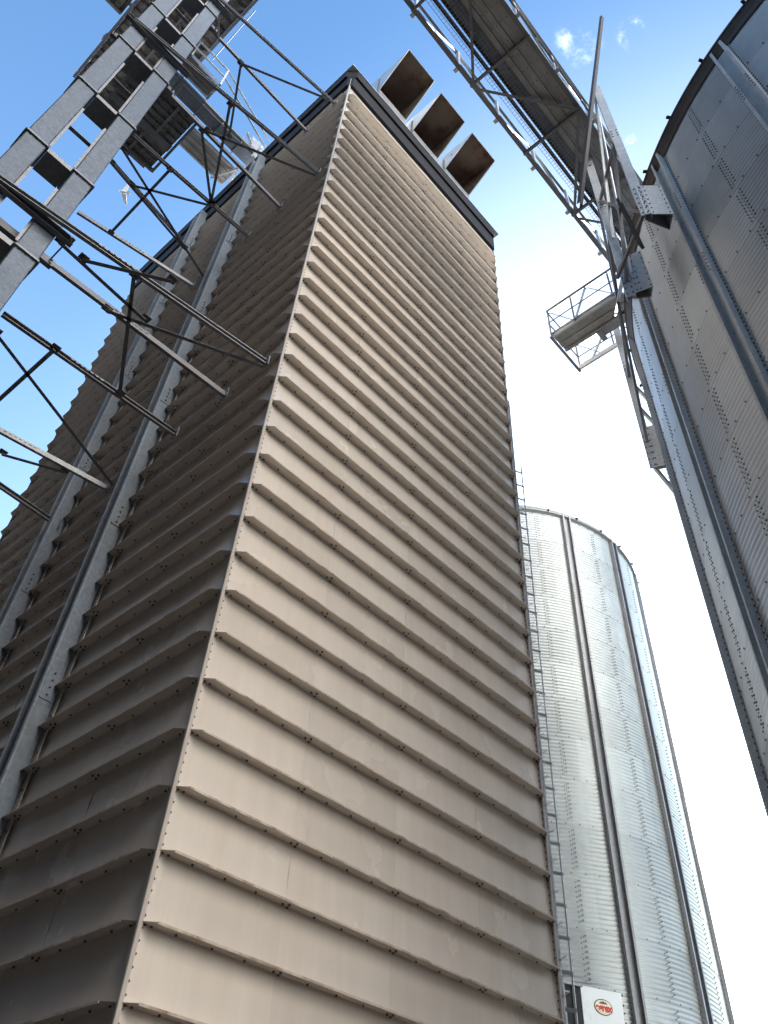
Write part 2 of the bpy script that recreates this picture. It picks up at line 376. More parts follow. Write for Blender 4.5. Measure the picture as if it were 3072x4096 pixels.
# galvanised channel posts on the shaded wall
def post(y0, y1):
    mb = MB(); x0, x1 = -.030, -.245; t = .008
    zt = 21.6
    prof = [(x0,y0)]
    for i in range(7):                       # rounded outer corner
        a = i/6*PI/2; r = .03
        prof.append((x1+r-r*math.sin(a), y0+r-r*math.cos(a)))
    prof += [(x1,y0+.038),(x1+t,y0+.038),(x1+t,y0+.035)]
    prof += [(x1+.032,y0+t),(x0-t,y0+t),(x0-t,y1-t),(x1+t,y1-t),(x1+t,y1-.022),(x1,y1-.022),(x1,y1),(x0,y1)]
    n = len(prof)
    vs = [(x,y,.0) for x,y in prof]+[(x,y,zt) for x,y in prof]
    mb.add(vs,[(i,n+i,n+(i+1)%n,(i+1)%n) for i in range(n)]+[tuple(range(n,2*n))])
    # mounting flange on the wall side
    p = mb.build('channel_post', M['post'], dryer)
    f = MB(); f.box(-.012,-.004,y0-.085,y0-.002,.1,zt-.1)
    for k in range(50): f.bolt((-.012,y0-.05,.5+k*.42),(-1,0,0),.010,.01,1)
    f.build('mounting_flange',[M['paint'],M['bolt']],p)
    for z in (3.9,6.55,9.2,11.85,14.5,17.15,19.8):
        s = MB()
        s.box(x1+.035,x0-.02,y0-.010,y0-.001,z,z+.40)
        s.box(x1+.01,x0-.01,y0+t+.001,y0+t+.01,z-.2,z+.6)
        for k in range(4): s.bolt((x1+.11,y0-.010,z+.06+k*.09),(0,-1,0),.013,.014,1)
        for k in range(4): s.bolt((x1+.13,y1-t-.001,z+.06+k*.09),(0,-1,0),.015,.012,1)
        s.build('splice_plate',[M['post'],M['bolt']],p)
post(2.80,3.06); post(5.02,5.28)

# exhaust hoods on the roof edge
def hood(x0,x1,zl,zt):
    h = MB(); yb, yf = 1.3, -.92; t = .012
    P = lambda x,y,z:(x,y,z)
    # outer shell: sides, top, back; inner liner slightly inside, mouth open and slanted
    for mi,e in ((0,0.0),(1,.012)):
        a, b = x0+e, x1-e; tp = zt-e
        side = [(yf+e*.3,tp),(0+e*.3,zl),(0+e*.3,ZTOP+.05),(yb,ZTOP+.05),(yb,tp)]
        lv = [(a,y,z) for y,z in side]; rv = [(b,y,z) for y,z in side]
        fl = (0,1,2,3,4); fr = (4,3,2,1,0)
        h.add(lv,[fl],mi); h.add(rv,[fr],mi)
        h.add([(a,yf+e*.3,tp),(a,yb,tp),(b,yb,tp),(b,yf+e*.3,tp)],[(0,1,2,3)],mi)
        if mi == 1:
            h.add([(a,.9,ZTOP+.05),(b,.9,ZTOP+.05),(b,.9,tp),(a,.9,tp)],[(0,1,2,3)],mi)
    # rim around the mouth
    for p,q in (((x0,yf,zt),(x1,yf,zt)),((x0,yf,zt),(x0,0,zl)),((x1,yf,zt),(x1,0,zl)),((x0,0,zl),(x1,0,zl))):
        h.bar(p,q,.018,.018)
    ob = h.build('exhaust_hood',[M['hood'],M['rust']],dryer)
    s = MB(); s.box(x0,x1,-.014,-.002,ZTOP+.06,zl-.01); s.build('front_plate',M['galvdark'],ob)
    for xa,xb in ((x0-.02,x0-.002),(x1+.002,x1+.02)):
        s = MB(); s.box(xa,xb,.02,.07,ZTOP+.05,zt-.25); s.build('seam_strip',M['brace'],ob)
    s = MB()                          # grain dust caked along the sill
    for k in range(40):
        u = x0+.03+(x1-x0-.06)*k/39
        s.bolt((u,.05+random.uniform(0,.06),zl-.05),(0,-.3,1),random.uniform(.02,.05),random.uniform(.03,.09),0)
    s.build('dust_crust',M['rust'],ob)
hood(.85,1.84,23.06,24.16); hood(2.11,3.08,22.98,23.91); hood(3.39,4.37,22.95,23.80)

# ------------------------------------------------------------------ ladder up the dryer's edge
lad = thing('cable_ladder', 'narrow galvanised ladder rail fixed along the far edge of the beige tower', 'ladder')
mb = MB(); mb.chan((W+.10,.06,.3),(W+.10,.06,15.2),.06,.05,.006,up=(1,0,0)); mb.build('rail',M['galvdark'],lad)
mb = MB(); mb.tube((W+.22,-.03,.4),(W+.22,-.03,13.3),.012,8); mb.build('rail',M['angle'],lad)
z = .8; 
while z < 13.3:
    mb = MB(); mb.plate([(W+.10,.02,z),(W+.23,-.045,z),(W+.23,-.045,z+.04),(W+.10,.02,z+.04)],.006)
    mb.build('standoff',M['angle'],lad)
    mb = MB(); mb.bar((W+.1,.03,z+.14),(W+.18,.0,z+.20),.012,.012); mb.build('hook',M['angle'],lad); z += .36
z = 1.2
while z < 15:
    mb = MB(); mb.bar((W,.10,z),(W+.10,.08,z),.03,.02); mb.build('wall_bracket',M['galvdark'],lad); z += .9

# ------------------------------------------------------------------ bucket elevator
elev = thing('bucket_elevator', 'twin square galvanised elevator legs rising past the beige tower', 'bucket elevator')
TL = (-3.885,-3.605); TR = (-3.205,-2.930); TY = (.70,1.04); TT = 27.5
FLZ = [3.95+1.985*k for k in range(12)]
for (x0,x1) in (TL,TR):
    mb = MB()
    r = .012
    prof = [(x0+r,TY[0]),(x1-r,TY[0]),(x1,TY[0]+r),(x1,TY[1]-r),(x1-r,TY[1]),(x0+r,TY[1]),(x0,TY[1]-r),(x0,TY[0]+r)]
    n = 8
    mb.add([(a,b,0) for a,b in prof]+[(a,b,TT) for a,b in prof],[(i,(i+1)%n,n+(i+1)%n,n+i) for i in range(n)]+[tuple(range(n,2*n))])
    tr = mb.build('leg_casing',M['galv'],elev)
    for z in FLZ:
        f = MB(); e = .028; c = .02
        pr = [(x0-e+c,TY[0]-e),(x1+e-c,TY[0]-e),(x1+e,TY[0]-e+c),(x1+e,TY[1]+e-c),(x1+e-c,TY[1]+e),(x0-e+c,TY[1]+e),(x0-e,TY[1]+e-c),(x0-e,TY[0]-e+c)]
        f.add([(a,b,z) for a,b in pr]+[(a,b,z+.03) for a,b in pr],[(i,(i+1)%n,n+(i+1)%n,n+i) for i in range(n)]+[tuple(range(n-1,-1,-1)),tuple(range(n,2*n))])
        for k in range(3): f.bolt((x0+.05+k*.09,TY[0]-e*.5,z),(0,0,-1),.009,.012,1)
        f.build('flange',[M['galvdark'],M['bolt']],tr)
    a = MB()                              # corner angles on the inner edges
    xi = x1 if x0 == TL[0] else x0; sg = 1 if x0 == TL[0] else -1
    for z in FLZ[:-1]:
        a.box(*sorted((xi+sg*.002,xi+sg*.035)),TY[0]+.02,TY[0]+.028,z+.12,z+1.45)
    a.build('corner_angle',M['galvdark'],tr)
for z in FLZ:
    mb = MB(); a, b = TL[1]+.03, TR[0]-.03
    mb.box(a,b,TY[0]+.0,TY[1]-.0,z-.06,z-.052); mb.box(a,b,TY[0]-.004,TY[0]+.004,z-.06,z+.03)
    mb.build('spacer_plate',M['galvdark'],elev)
    mb = MB(); mb.angle((TL[1]+.001,TY[0]+.12,z+1.0),(TR[0]-.001,TY[0]+.12,z+1.0),.06,.008); mb.build('spacer_bar',M['galvdark'],elev)

# ------------------------------------------------------------------ brace frames between elevator and dryer
X0 = -.095
def frame(z, label, chords, diags, w=.085):
    t = thing('brace_frame', label, 'steel bracing', 'horizontal brace frames between the elevator and the beige tower')
    for i,(a,b) in enumerate(chords):
        mb = MB(); p, q = (a[0],a[1],z), (b[0],b[1],z)
        mb.chan(p,q,w,.05,.011,roll=PI if i%2 else 0)
        # slotted lap splice, the slots stand open
        P0, P1 = Vector(p), Vector(q); d = (P1-P0); L = d.length; d.normalize(); s = d.cross(Vector((0,0,1)))
        for k in range(7):
            c = P0+d*(L*.36+k*.075)
            mb.bar(c+s*.030+Vector((0,0,w*.25)), c+s*.030+Vector((0,0,w*.25))+d*.045, .004,.03)
        mb.build('chord',M['galvdark'] if i%3==0 else M['brace'],t)
    for a,b in diags:
        mb = MB(); mb.angle((a[0],a[1],z-.05),(b[0],b[1],z-.05),.05,.006); mb.build('diagonal',M['brace'],t)
        for e in (a,b):
            if e[0] < -.3:
                gp = MB(); gp.box(e[0]-.06,e[0]+.06,e[1]-.055,e[1]+.055,z-.022,z-.016)
                for dx in (-.035,.035):
                    for dy in (-.03,.03): gp.bolt((e[0]+dx,e[1]+dy,z-.022),(0,0,-1),.012,.012,1)
                gp.build('gusset_plate',[M['brace'],M['bolt']],t)
    for a,b in chords:
        gp = MB(); gp.box(X0-.016,X0-.004,b[1]-.07,b[1]+.07,z-.09,z+.09)
        for dy in (-.05,.05):
            for dz in (-.06,.06): gp.bolt((X0-.016,b[1]+dy,z+dz),(-1,0,0),.012,.012,1)
        gp.build('end_plate',[M['galvdark'],M['bolt']],t)
    # clamps: channels bolted in front of and behind the elevator legs
    for y in (TY[0]-.05,TY[1]+.05):
        mb = MB(); mb.chan((-4.02,y,z-.02),(-2.74,y,z-.02),.12,.07,.008,roll=0 if y<.8 else PI)
        for k in range(2): mb.bolt((-2.78,y-.035,z-.05+k*.06),(0,-1,0),.012,.015,1)
        mb.build('clamp',[M['brace'],M['bolt']],t)
    for x in (-4.0,-2.80):
        mb = MB(); mb.tube((x,TY[0]-.10,z),(x,TY[1]+.10,z),.010,8); mb.build('tie_rod',M['brace'],t)
    base(t,(-.08,.17,z)); return t
frame(10.58,'lowest brace frame, level with the middle of the beige tower',
  [((-3.90,.63),(X0,.17)),((-2.87,1.10),(X0,1.00)),((-2.77,2.19),(X0,2.08)),((-2.62,4.10),(X0,3.75)),((-2.6,4.88),(-.27,5.03))],
  [((-1.95,1.08),(X0,.19)),((-2.01,.42),(-1.05,2.05)),((-2.86,.72),(-1.55,.82)),((-2.55,.71),(-1.68,.12)),((-2.68,2.46),(X0,3.55)),((-2.04,2.1),(-2.08,3.9)),((-1.51,4.3),(-.72,3.89))])
frame(16.64,'middle brace frame, crossing the sky below the service platform',
  [((-3.90,.63),(X0,.17)),((-2.87,1.15),(X0,1.20)),((-2.75,2.23),(X0,2.12)),((-2.57,4.27),(X0,3.82))],
  [((-1.94,1.12),(X0,.21)),((-1.97,.45),(-1.02,2.11)),((-2.0,1.19),(-1.02,2.11)),((-2.73,2.55),(X0,3.45)),((-2.73,2.92),(-.76,3.25)),((-2.23,2.99),(-.98,2.15)),((-1.93,2.2),(-1.90,4.12))])
frame(20.37,'highest brace frame, meeting the beige tower just under its dark roof edge',
  [((-3.9,.65),(X0,.23)),((-2.62,1.14),(X0,1.13)),((-2.55,5.04),(X0,5.40))],
  [((-2.02,1.15),(-.27,.25)),((-1.99,1.16),(-1.15,2.52))])

# ------------------------------------------------------------------ platforms at the elevator head
def ribbed(mb, x0,x1,y0,y1,z, along='x', pitch=.22, h=.035, t=.004, mi=0):
    """trapezoid ribbed sheet seen from below, with thickness"""
    L = (y1-y0) if along=='x' else (x1-x0)
    n = max(1,int(round(L/pitch))); p = L/n
    pts = []
    for i in range(n):
        s = i*p
        pts += [(s,0),(s+p*.58,0),(s+p*.68,h),(s+p*.90,h)]
    pts.append((L,0))
    for tt,flip in ((0,False),(t,True)):
        vs = []
        for s,d in pts:
            if along=='x': vs += [(x0,y0+s,z+d+tt),(x1,y0+s,z+d+tt)]
            else: vs += [(x0+s,y0,z+d+tt),(x0+s,y1,z+d+tt)]
        fs = []
        for i in range(len(pts)-1):
            f = (2*i,2*i+1,2*i+3,2*i+2); fs.append(f if flip else f[::-1])
        mb.add(vs,fs,mi)
ZP2 = 24.5
gal = thing('conveyor_gallery', 'dark ribbed gallery running over the tops of the elevator legs', 'conveyor gallery')
mb = MB(); ribbed(mb,-4.30,-2.44,1.15,3.70,ZP2,'x',.26,.06); ribbed(mb,-4.30,-2.95,3.70,6.2,ZP2+.01,'x',.26,.06); mb.build('deck',M['planks'],gal)
for (p,q) in (((-4.34,1.1,ZP2),(-4.34,6.25,ZP2)),((-2.40,1.1,ZP2),(-2.40,3.75,ZP2)),((-2.95,3.75,ZP2),(-2.92,6.2,ZP2)),((-4.3,6.22,ZP2),(-2.95,6.22,ZP2)),((-2.9,3.73,ZP2),(-2.42,3.73,ZP2)),((-3.35,1.15,ZP2-.02),(-3.35,6.2,ZP2-.02))):
    mb = MB(); mb.chan(p,q,.16,.07,.008); mb.build('edge_beam',M['brace'],gal)
for (x,y) in ((-4.36,2.2),(-4.36,3.6),(-4.36,5.0),(-4.36,6.1),(-2.38,1.6),(-2.38,2.6),(-2.38,3.6)):
    mb = MB(); mb.angle((x,y,ZP2-.06),(x,y,ZP2+1.1),.05,.006); mb.build('rail_post',M['angle'],gal)
for x,y1 in ((-4.37,6.2),(-2.37,3.7)):
    for dz in (.55,1.08):
        mb = MB(); mb.tube((x,1.1,ZP2+dz),(x,y1,ZP2+dz),.02,8); mb.build('handrail',M['angle'],gal)
for k in range(3):
    y = 1.6+k*1.5
    mb = MB(); mb.angle((-3.3,y,ZP2-.05),(-2.46,y+1.0,ZP2-.05),.05,.006); mb.angle((-3.3,y+1.0,ZP2-.07),(-2.46,y,ZP2-.07),.05,.006); mb.build('cross_brace',M['brace'],gal)
mb = MB(); mb.box(-4.25,-3.95,1.2,6.0,ZP2+.15,ZP2+.75); mb.build('conveyor_casing',M['galv'],gal)
# branch gallery to the west
br = thing('branch_gallery', 'short dark gallery leaving the elevator head at the corner of the sky', 'conveyor gallery')
mb = MB(); ribbed(mb,-9.0,-4.42,1.2,4.02,ZP2+.02,'y',.26,.06); mb.build('deck',M['planks'],br)
for y in (1.2,4.05):
    mb = MB(); mb.chan((-9,y,ZP2),(-4.42,y,ZP2),.16,.07,.008); mb.build('edge_beam',M['brace'],br)
for x in (-5.2,-6.6,-8.0):
    mb = MB(); mb.angle((x,1.2,ZP2-.06),(x,4.0,ZP2-.06),.07,.008); mb.build('cross_beam',M['brace'],br)

ZP1 = 22.5
pf = thing('service_platform', 'service platform of perforated plank strips below the gallery', 'platform')
mb = MB()
for (y0,y1) in ((3.82,4.78),(4.98,5.62)):
    ribbed(mb,-3.40,-1.68,y0,y1,ZP1,'x',.19,.05)
mb.build('plank_deck',M['planks'],pf)
mb = MB(); mb.box(-3.4,-1.66,4.77,4.99,ZP1+.012,ZP1+.02); mb.build('gutter_plate',M['galvdark'],pf)
for (p,q) in (((-1.63,3.78,ZP1),(-1.60,5.68,ZP1)),((-3.4,5.66,ZP1),(-1.62,5.66,ZP1)),((-3.4,3.80,ZP1),(-1.62,3.80,ZP1)),((-3.42,3.8,ZP1),(-3.42,5.66,ZP1))):
    mb = MB(); mb.chan(p,q,.14,.06,.008); mb.build('edge_beam',M['brace'],pf)
for (x,y0,y1) in ((-2.15,3.85,4.75),(-2.35,5.0,5.6)):
    mb = MB(); mb.bar((x,y0,ZP1-.04),(x,y1,ZP1-.04),.07,.05); mb.build('joist',M['galvdark'],pf)
mb = MB(); mb.box(-3.0,-2.25,5.60,5.80,ZP1-.05,ZP1+.05); mb.bar((-2.9,5.72,ZP1-.07),(-1.8,5.72,ZP1-.07),.04); mb.build('kick_plate',M['brace'],pf)

tro = thing('feed_trough', 'sunlit pale trough reaching from the platform to the beige tower roof', 'conveyor trough')
mb = MB(); ribbed(mb,-1.56,-.12,4.24,4.76,ZP1+.42,'y' if False else 'x',.17,.03); mb.build('trough_floor',M['deck'],tro)
for y in (4.23,4.77):
    mb = MB(); mb.chan((-1.58,y,ZP1+.47),(-.10,y,ZP1+.47),.13,.05,.006); mb.build('side_rail',M['angle'],tro)
mb = MB(); mb.bar((-.20,4.0,ZP1+.36),(.05,4.9,ZP1+.36),.05,.07); mb.bar((-.45,4.8,ZP1+.30),(-.05,3.9,ZP1+.33),.05,.05)
for k in range(7): mb.bar((-.12+.02*k,4.1+.1*k,ZP1+.36),(-.12+.02*k,4.1+.1*k,ZP1+.2),.035,.01)
mb.build('end_bracket',M['hood'],tro)

cw = thing('roof_catwalk', 'narrow railed catwalk and chute dropping onto the beige tower roof', 'catwalk')
ZC = 23.05
mb = MB(); ribbed(mb,-2.75,-1.80,2.96,3.38,ZC,'x',.14,.03); mb.build('deck',M['deck'],cw)
mb = MB(); mb.box(-2.75,-1.78,2.925,2.935,ZC-.02,ZC+.16); mb.box(-2.75,-1.78,3.40,3.41,ZC-.02,ZC+.16); mb.build('toe_board',M['galv'],cw)
for x in (-2.7,-1.80):
    mb = MB(); mb.angle((x,2.90,ZC-.02),(x,2.90,ZC+1.05),.045,.005); mb.build('rail_post',M['angle'],cw)
mb = MB(); mb.bar((-1.80,2.86,ZC-.03),(-1.80,3.42,ZC-.03),.05,.06); mb.build('end_angle',M['angle'],cw)
for dz in (.55,1.05):
    mb = MB(); mb.bar((-2.75,2.90,ZC+dz),(-1.8,2.90,ZC+dz),.04,.03); mb.bar((-1.8,2.90,ZC+dz),(.05,3.30,ZC+dz-.35),.04,.03); mb.build('handrail',M['angle'],cw)
mb = MB(); mb.box(-2.95,.0,3.56,3.90,ZC-.12,ZC+.22); mb.build('chute_casing',M['galv'],cw)
mb = MB()
for k in range(4): 
    x = -2.4+.62*k; mb.box(x,x+.03,3.53,3.93,ZC-.15,ZC+.25)
mb.bar((-2.9,3.50,ZC-.02),(.1,3.52,ZC-.02),.06,.06); mb.build('casing_flange',M['galvdark'],cw)
mb = MB(); mb.plate([(-.35,3.3,ZC-.35),(.05,3.3,ZC-.35),(.05,3.45,ZC+.55),(-.35,3.45,ZC+.55)],.02); mb.bar((-.6,3.2,ZC-.2),(.1,3.6,ZC-.1),.06,.08); mb.bar((-.15,3.1,ZC-.4),(-.1,3.9,ZC+.1),.05,.05); mb.build('landing_bracket',M['angle'],cw)
mb = MB(); mb.tube((-2.28,1.35,ZP2-.3),(-2.24,3.0,ZC+1.05),.012,6); mb.build('stay_rod',M['brace'],cw)

# ------------------------------------------------------------------ right-hand conveyor gantry
ZG = 19.0; YL, YR = -2.54, -3.87; GX0, GX1 = -3.2, 10.2
gan = thing('conveyor_gantry', 'railed conveyor gantry crossing the sky towards the tall silo', 'conveyor gantry')
for y in (YL,YR):
    mb = MB(); mb.angle((GX0,y,ZG),(GX1,y,ZG),.09,.008,roll=0 if y==YL else PI/2); mb.build('bottom_chord',M['brace'],gan)
XB = [1.155+1.775*k for k in range(-2,6)]
for x in XB:
    mb = MB(); mb.chan((x,YL+.05,ZG-.06),(x,YR-.05,ZG-.06),.08,.05,.006); mb.build('cross_beam',M['brace'],gan)
for i,(x0,x1) in enumerate(zip(XB[:-1],XB[1:])):
    a, b = ((x0,YR+.02),(x1,YL-.02)) if i%2 == 1 else ((x0+.1,YL-.02),(x1-.05,YR+.02))
    mb = MB(); mb.angle((a[0],a[1],ZG-.09),(b[0],b[1],ZG-.09),.055,.006); mb.build('diagonal',M['brace'],gan)
# drag conveyor casing with ribbed belly and bolts
mb = MB(); ribbed(mb,GX0,GX1,-3.84,-3.30,ZG+.02,'y' if False else 'y',9,.0)
mb = MB()
ys = [(-3.84,0),(-3.70,0),(-3.685,.02),(-3.60,.02),(-3.585,0),(-3.47,0),(-3.455,.03),(-3.40,.03),(-3.385,0),(-3.30,0)]
vs = []
for y,d in ys: vs += [(GX0,y,ZG+.02+d),(GX1,y,ZG+.02+d)]
mb.add(vs,[(2*i+1,2*i,2*i+2,2*i+3) for i in range(len(ys)-1)])
mb.box(GX0,GX1,-3.85,-3.842,ZG+.02,ZG+.50); mb.box(GX0,GX1,-3.298,-3.29,ZG+.02,ZG+.50); mb.box(GX0,GX1,-3.85,-3.29,ZG+.505,ZG+.515)
x = GX0+.2
while x < GX1:
    for y in (-3.77,-3.64,-3.53,-3.43): mb.bolt((x+random.uniform(-.02,.02),y,ZG+.02 if y in(-3.77,-3.53) else ZG+.042),(0,0,-1),.012,.012,1)
    x += .33
mb.build('conveyor_casing',[M['deck'],M['bolt']],gan)
mb = MB(); mb.box(GX0,GX1,-3.28,-3.08,ZG+.10,ZG+.11); mb.build('cable_tray',M['galv'],gan)
# wire mesh walkway, and the dark plank deck it carries
mb = MB(); y0, y1 = -3.29,-2.80; n = int((GX1-GX0)/.075)
for k in range(n): 
    x = GX0+k*.075; mb.box(x,x+.007,y0,y1,ZG+.03,ZG+.037)
for k in range(8):
    y = y0+k*(y1-y0)/7; mb.box(GX0,GX1,y,y+.007,ZG+.022,ZG+.029)
mb.build('wire_mesh',M['galvdark'],gan)
mb = MB()
for (a,b) in ((-3.22,-3.10),(-3.06,-2.99),(-2.93,-2.87)): mb.box(GX0,GX1,a,b,ZG+.16,ZG+.20)
mb.build('walk_plank',M['dark_shade'],gan)
for y in (-2.90,-3.04,-3.16):
    mb = MB(); mb.tube((GX0,y,ZG+.28),(GX1,y,ZG+.28),.03,8); mb.build('pipe',M['dark_shade'],gan)
# rails and their posts on both sides
XP = [-.55+1.29*k for k in range(-2,9)]
for y,s in ((YL+.02,1),(YR-.04,-1)):
    for dz,w in ((.5,.035),(1.0,.055)):
        mb = MB(); mb.angle((GX0,y+s*.03,ZG+dz),(GX1,y+s*.03,ZG+dz),w,.006); mb.build('handrail',M['brace'],gan)
    mb = MB(); mb.box(GX0,GX1,*sorted((y-s*.01,y-s*.004)),ZG+.05,ZG+.18); mb.build('toe_board',M['galv'],gan)
    for x in XP:
        mb = MB(); mb.angle((x,y,ZG-.03),(x,y,ZG+1.0),.06,.006,up=(1,0,0)); mb.bar((x,y-s*.05,ZG-.02),(x,y+s*.11,ZG-.02),.08,.012); mb.bar((x+.02,y+s*.10,ZG),(x+.02,y+s*.01,ZG+.42),.04,.008); mb.build('rail_post',M['angle'],gan)
    for i,(x0,x1) in enumerate(zip(XP[:-1],XP[1:])):
        mb = MB(); mb.angle((x0+.05,y,ZG+.08),(x1-.05,y,ZG+.95),.04,.005) if i%2 == 0 else mb.angle((x0+.05,y,ZG+.95),(x1-.05,y,ZG+.08),.04,.005); mb.build('rail_brace',M['angle'],gan)

# tall loose pole standing off the gantry
pole = MB(); pole.chan((2.66,-3.46,14.75),(3.00,-4.99,22.97),.085,.06,.008,up=(1,0,0))
at(pole.build('slanting_pole',M['eave']),'long slanting steel bar poking up past the gantry into the sky','steel bar')  # dark eave steel; the bar's shade is put into its colour

# ------------------------------------------------------------------ silos
def silo(name,label,c,R,eave,ring,corr,ang_list,ang_step,tabs,tab0,roof_pitch,metal_col,rough,sw,seam_off,zoff,group,vis,zbolt):
    t = thing(name,label,'grain silo',group)
    cx, cy = c
    amp = .0115; metal_ = .5
    nz = int((eave-.1)/corr*8); seg = 264
    m = mat_sheet(name+'_sheet', metal_col, R, rough, metal_, ring, zoff, ang_step)
    vs = []; fs = []; uvs = []
    rows = [.1+(eave-.1)*i/nz for i in range(nz+1)]
    for z in rows:
        fr = ((z-zoff)/ring)%1.0
        rr = R+amp*math.sin(2*PI*(z-zoff)/corr)+.0035*(1-fr)
        for j in range(seg):
            a = 2*PI*j/seg; vs.append((cx+rr*math.cos(a),cy+rr*math.sin(a),z))
    for i in range(nz):
        b = i*seg
        for j in range(seg):
            k = (j+1)%seg; fs.append((b+j,b+k,b+seg+k,b+seg+j))
    nf = len(fs)
    mb = MB(); mb.v = vs; mb.f = list(fs); mb.m = [0]*nf; mb.sm = [True]*nf
    # bolts: one row along every ring seam, a double column in the middle of every bay
    def P(a,z,dr=0): return (cx+(R+dr)*math.cos(R_(a)), cy+(R+dr)*math.sin(R_(a)), z)
    def Nn(a): return (math.cos(R_(a)),math.sin(R_(a)),0)
    a0, a1 = vis
    k0 = int((2-zoff)/ring)-1; z = zoff+ring*k0
    while z < eave-.1:
        if z > 2:
            a = a0
            while a < a1:
                mb.bolt(P(a,z+.02,.008),Nn(a),.014,.014,1); a += ang_step/6.13
            for s in ang_list:
                mid = s+ang_step/2+seam_off
                if not (a0 < mid < a1): continue
                for q in range(1,int(ring/corr)):
                    zz = z+q*corr+corr*.25
                    if zz > eave-.1: break
                    for da,dz in ((-.35*7.7/R,0),(.35*7.7/R,.5)):
                        mb.bolt(P(mid+da,zz+dz*corr,.008),Nn(mid),.013,.014,1)
                    if q%1 == 0: mb.bolt(P(mid+.02*7.7/R,zz+.25*corr,.008),Nn(mid),.009,.011,1)
        z += ring
    w = mb.build('silo_wall',[m,M['bolt']],t)
    me = w.data; uvl = me.uv_layers.new(name='UVMap')
    # uv = (sheet column, sheet ring)
    dat = [0.0]*(2*len(me.loops))
    for p in me.polygons:
        for li in p.loop_indices:
            vi = me.loops[li].vertex_index
            if p.index < nf:
                j = p.index % seg; i = p.index//seg
                dat[2*li] = ((360*(j+.5)/seg-ang_list[0]-ang_step/2-seam_off)/ang_step)+100
                dat[2*li+1] = (rows[i]+1e-4-zoff)/ring+50
    uvl.data.foreach_set('uv',dat)
    # stiffeners: hat channels, open outwards, joined by splices
    hw = sw/2
    for ia,a in enumerate(ang_list):
        n = Vector(Nn(a)); tg = Vector((-n.y,n.x,0)); o = Vector(P(a,0,.012))
        prof = [(-hw-.035,0),(-hw-.035,.004),(-hw,.004),(-hw,.095),(-hw+.05,.095),(-hw+.05,.091),(-hw+.005,.091),(-hw+.005,.004),
                (hw-.005,.004),(hw-.005,.091),(hw-.05,.091),(hw-.05,.095),(hw,.095),(hw,.004),(hw+.035,.004),(hw+.035,0)]
        s = MB(); nn = len(prof)
        ze = eave-.16
        vv = [o+tg*u+n*d for u,d in prof]
        s.add([(q.x,q.y,.05) for q in vv]+[(q.x,q.y,ze) for q in vv],[(i,(i+1)%nn,nn+(i+1)%nn,nn+i) for i in range(nn)]+[tuple(range(nn-1,-1,-1)),tuple(range(nn,2*nn))])
        if a0-5 < a < a1+5:
            z = zbolt
            while z < ze:
                for u in (-hw-.022,hw+.022): 
                    p = o+tg*u+n*.004; s.bolt((p.x,p.y,z),n,.013,.016,1)
                z += corr
            z = zoff+.5*ring
            while z < ze-.3:
                if z > 2:
                    for q in range(6):
                        for u in (-hw+.025,hw-.025):
                            p = o+tg*u+n*.095; s.bolt((p.x,p.y,z-.25+q*.1),n,.012,.012,1)
                z += 2*ring*.95
        s.build('stiffener',[M['stiff'] if R > 7.2 else M['galvdark'],M['bolt']],t)
        if a0-5 < a < a1+5:
            j = MB(); z = zoff+.5*ring
            while z < ze-.3:
                if z > 2:
                    pa = o+tg*(hw-.052)+n*.096; pb = o+tg*(hw+.002)+n*.096; pd = o+tg*(hw+.002)+n*.03
                    j.add([(pa.x,pa.y,z-.28),(pb.x,pb.y,z-.28),(pb.x,pb.y,z),(pa.x,pa.y,z)],[(0,1,2,3)])
                    pa = o-tg*(hw-.052)+n*.096; pb = o-tg*(hw+.002)+n*.096
                    j.add([(pb.x,pb.y,z-.28),(pa.x,pa.y,z-.28),(pa.x,pa.y,z),(pb.x,pb.y,z)],[(0,1,2,3)])
                z += 2*ring*.95
    # eave: drip edge and soffit, then the roof cone
    seg2 = 200
    ro = R+(.13 if R > 7.2 else .09); zt = eave-.18
    e = MB()
    eh = .46 if R > 7.2 else .27
    prof = [(R+.011,eave-eh),(R+.03,eave-eh+.02),(R+.05,eave-max(.24,eh-.10)),(ro-.02,zt-.06),(ro,zt-.05),(ro,zt),(R-.02,eave-.03)]
    vv = []
    for r_,z_ in prof:
        for j in range(seg2):
            a = 2*PI*j/seg2; vv.append((cx+r_*math.cos(a),cy+r_*math.sin(a),z_))
    ff = []
    for i in range(len(prof)-1):
        for j in range(seg2):
            k = (j+1)%seg2; ff.append((i*seg2+j,i*seg2+k,(i+1)*seg2+k,(i+1)*seg2+j))
    e.add(vv,ff); e.build('eave',M['eave'] if R > 7.2 else M['galvdark'],t)
    rf = MB(); tp = zt+ (ro)*math.tan(R_(roof_pitch)); vv = [(cx+ro*math.cos(2*PI*j/seg2),cy+ro*math.sin(2*PI*j/seg2),zt+.004) for j in range(seg2)]
    vv += [(cx+.5*math.cos(2*PI*j/seg2),cy+.5*math.sin(2*PI*j/seg2),tp) for j in range(seg2)]
    rf.add(vv,[(j,(j+1)%seg2,seg2+(j+1)%seg2,seg2+j) for j in range(seg2)]+[tuple(range(seg2,2*seg2))])
    rf.build('roof',M['galv'],t)
    # roof rib ends that stick out past the eave
    rib0 = None
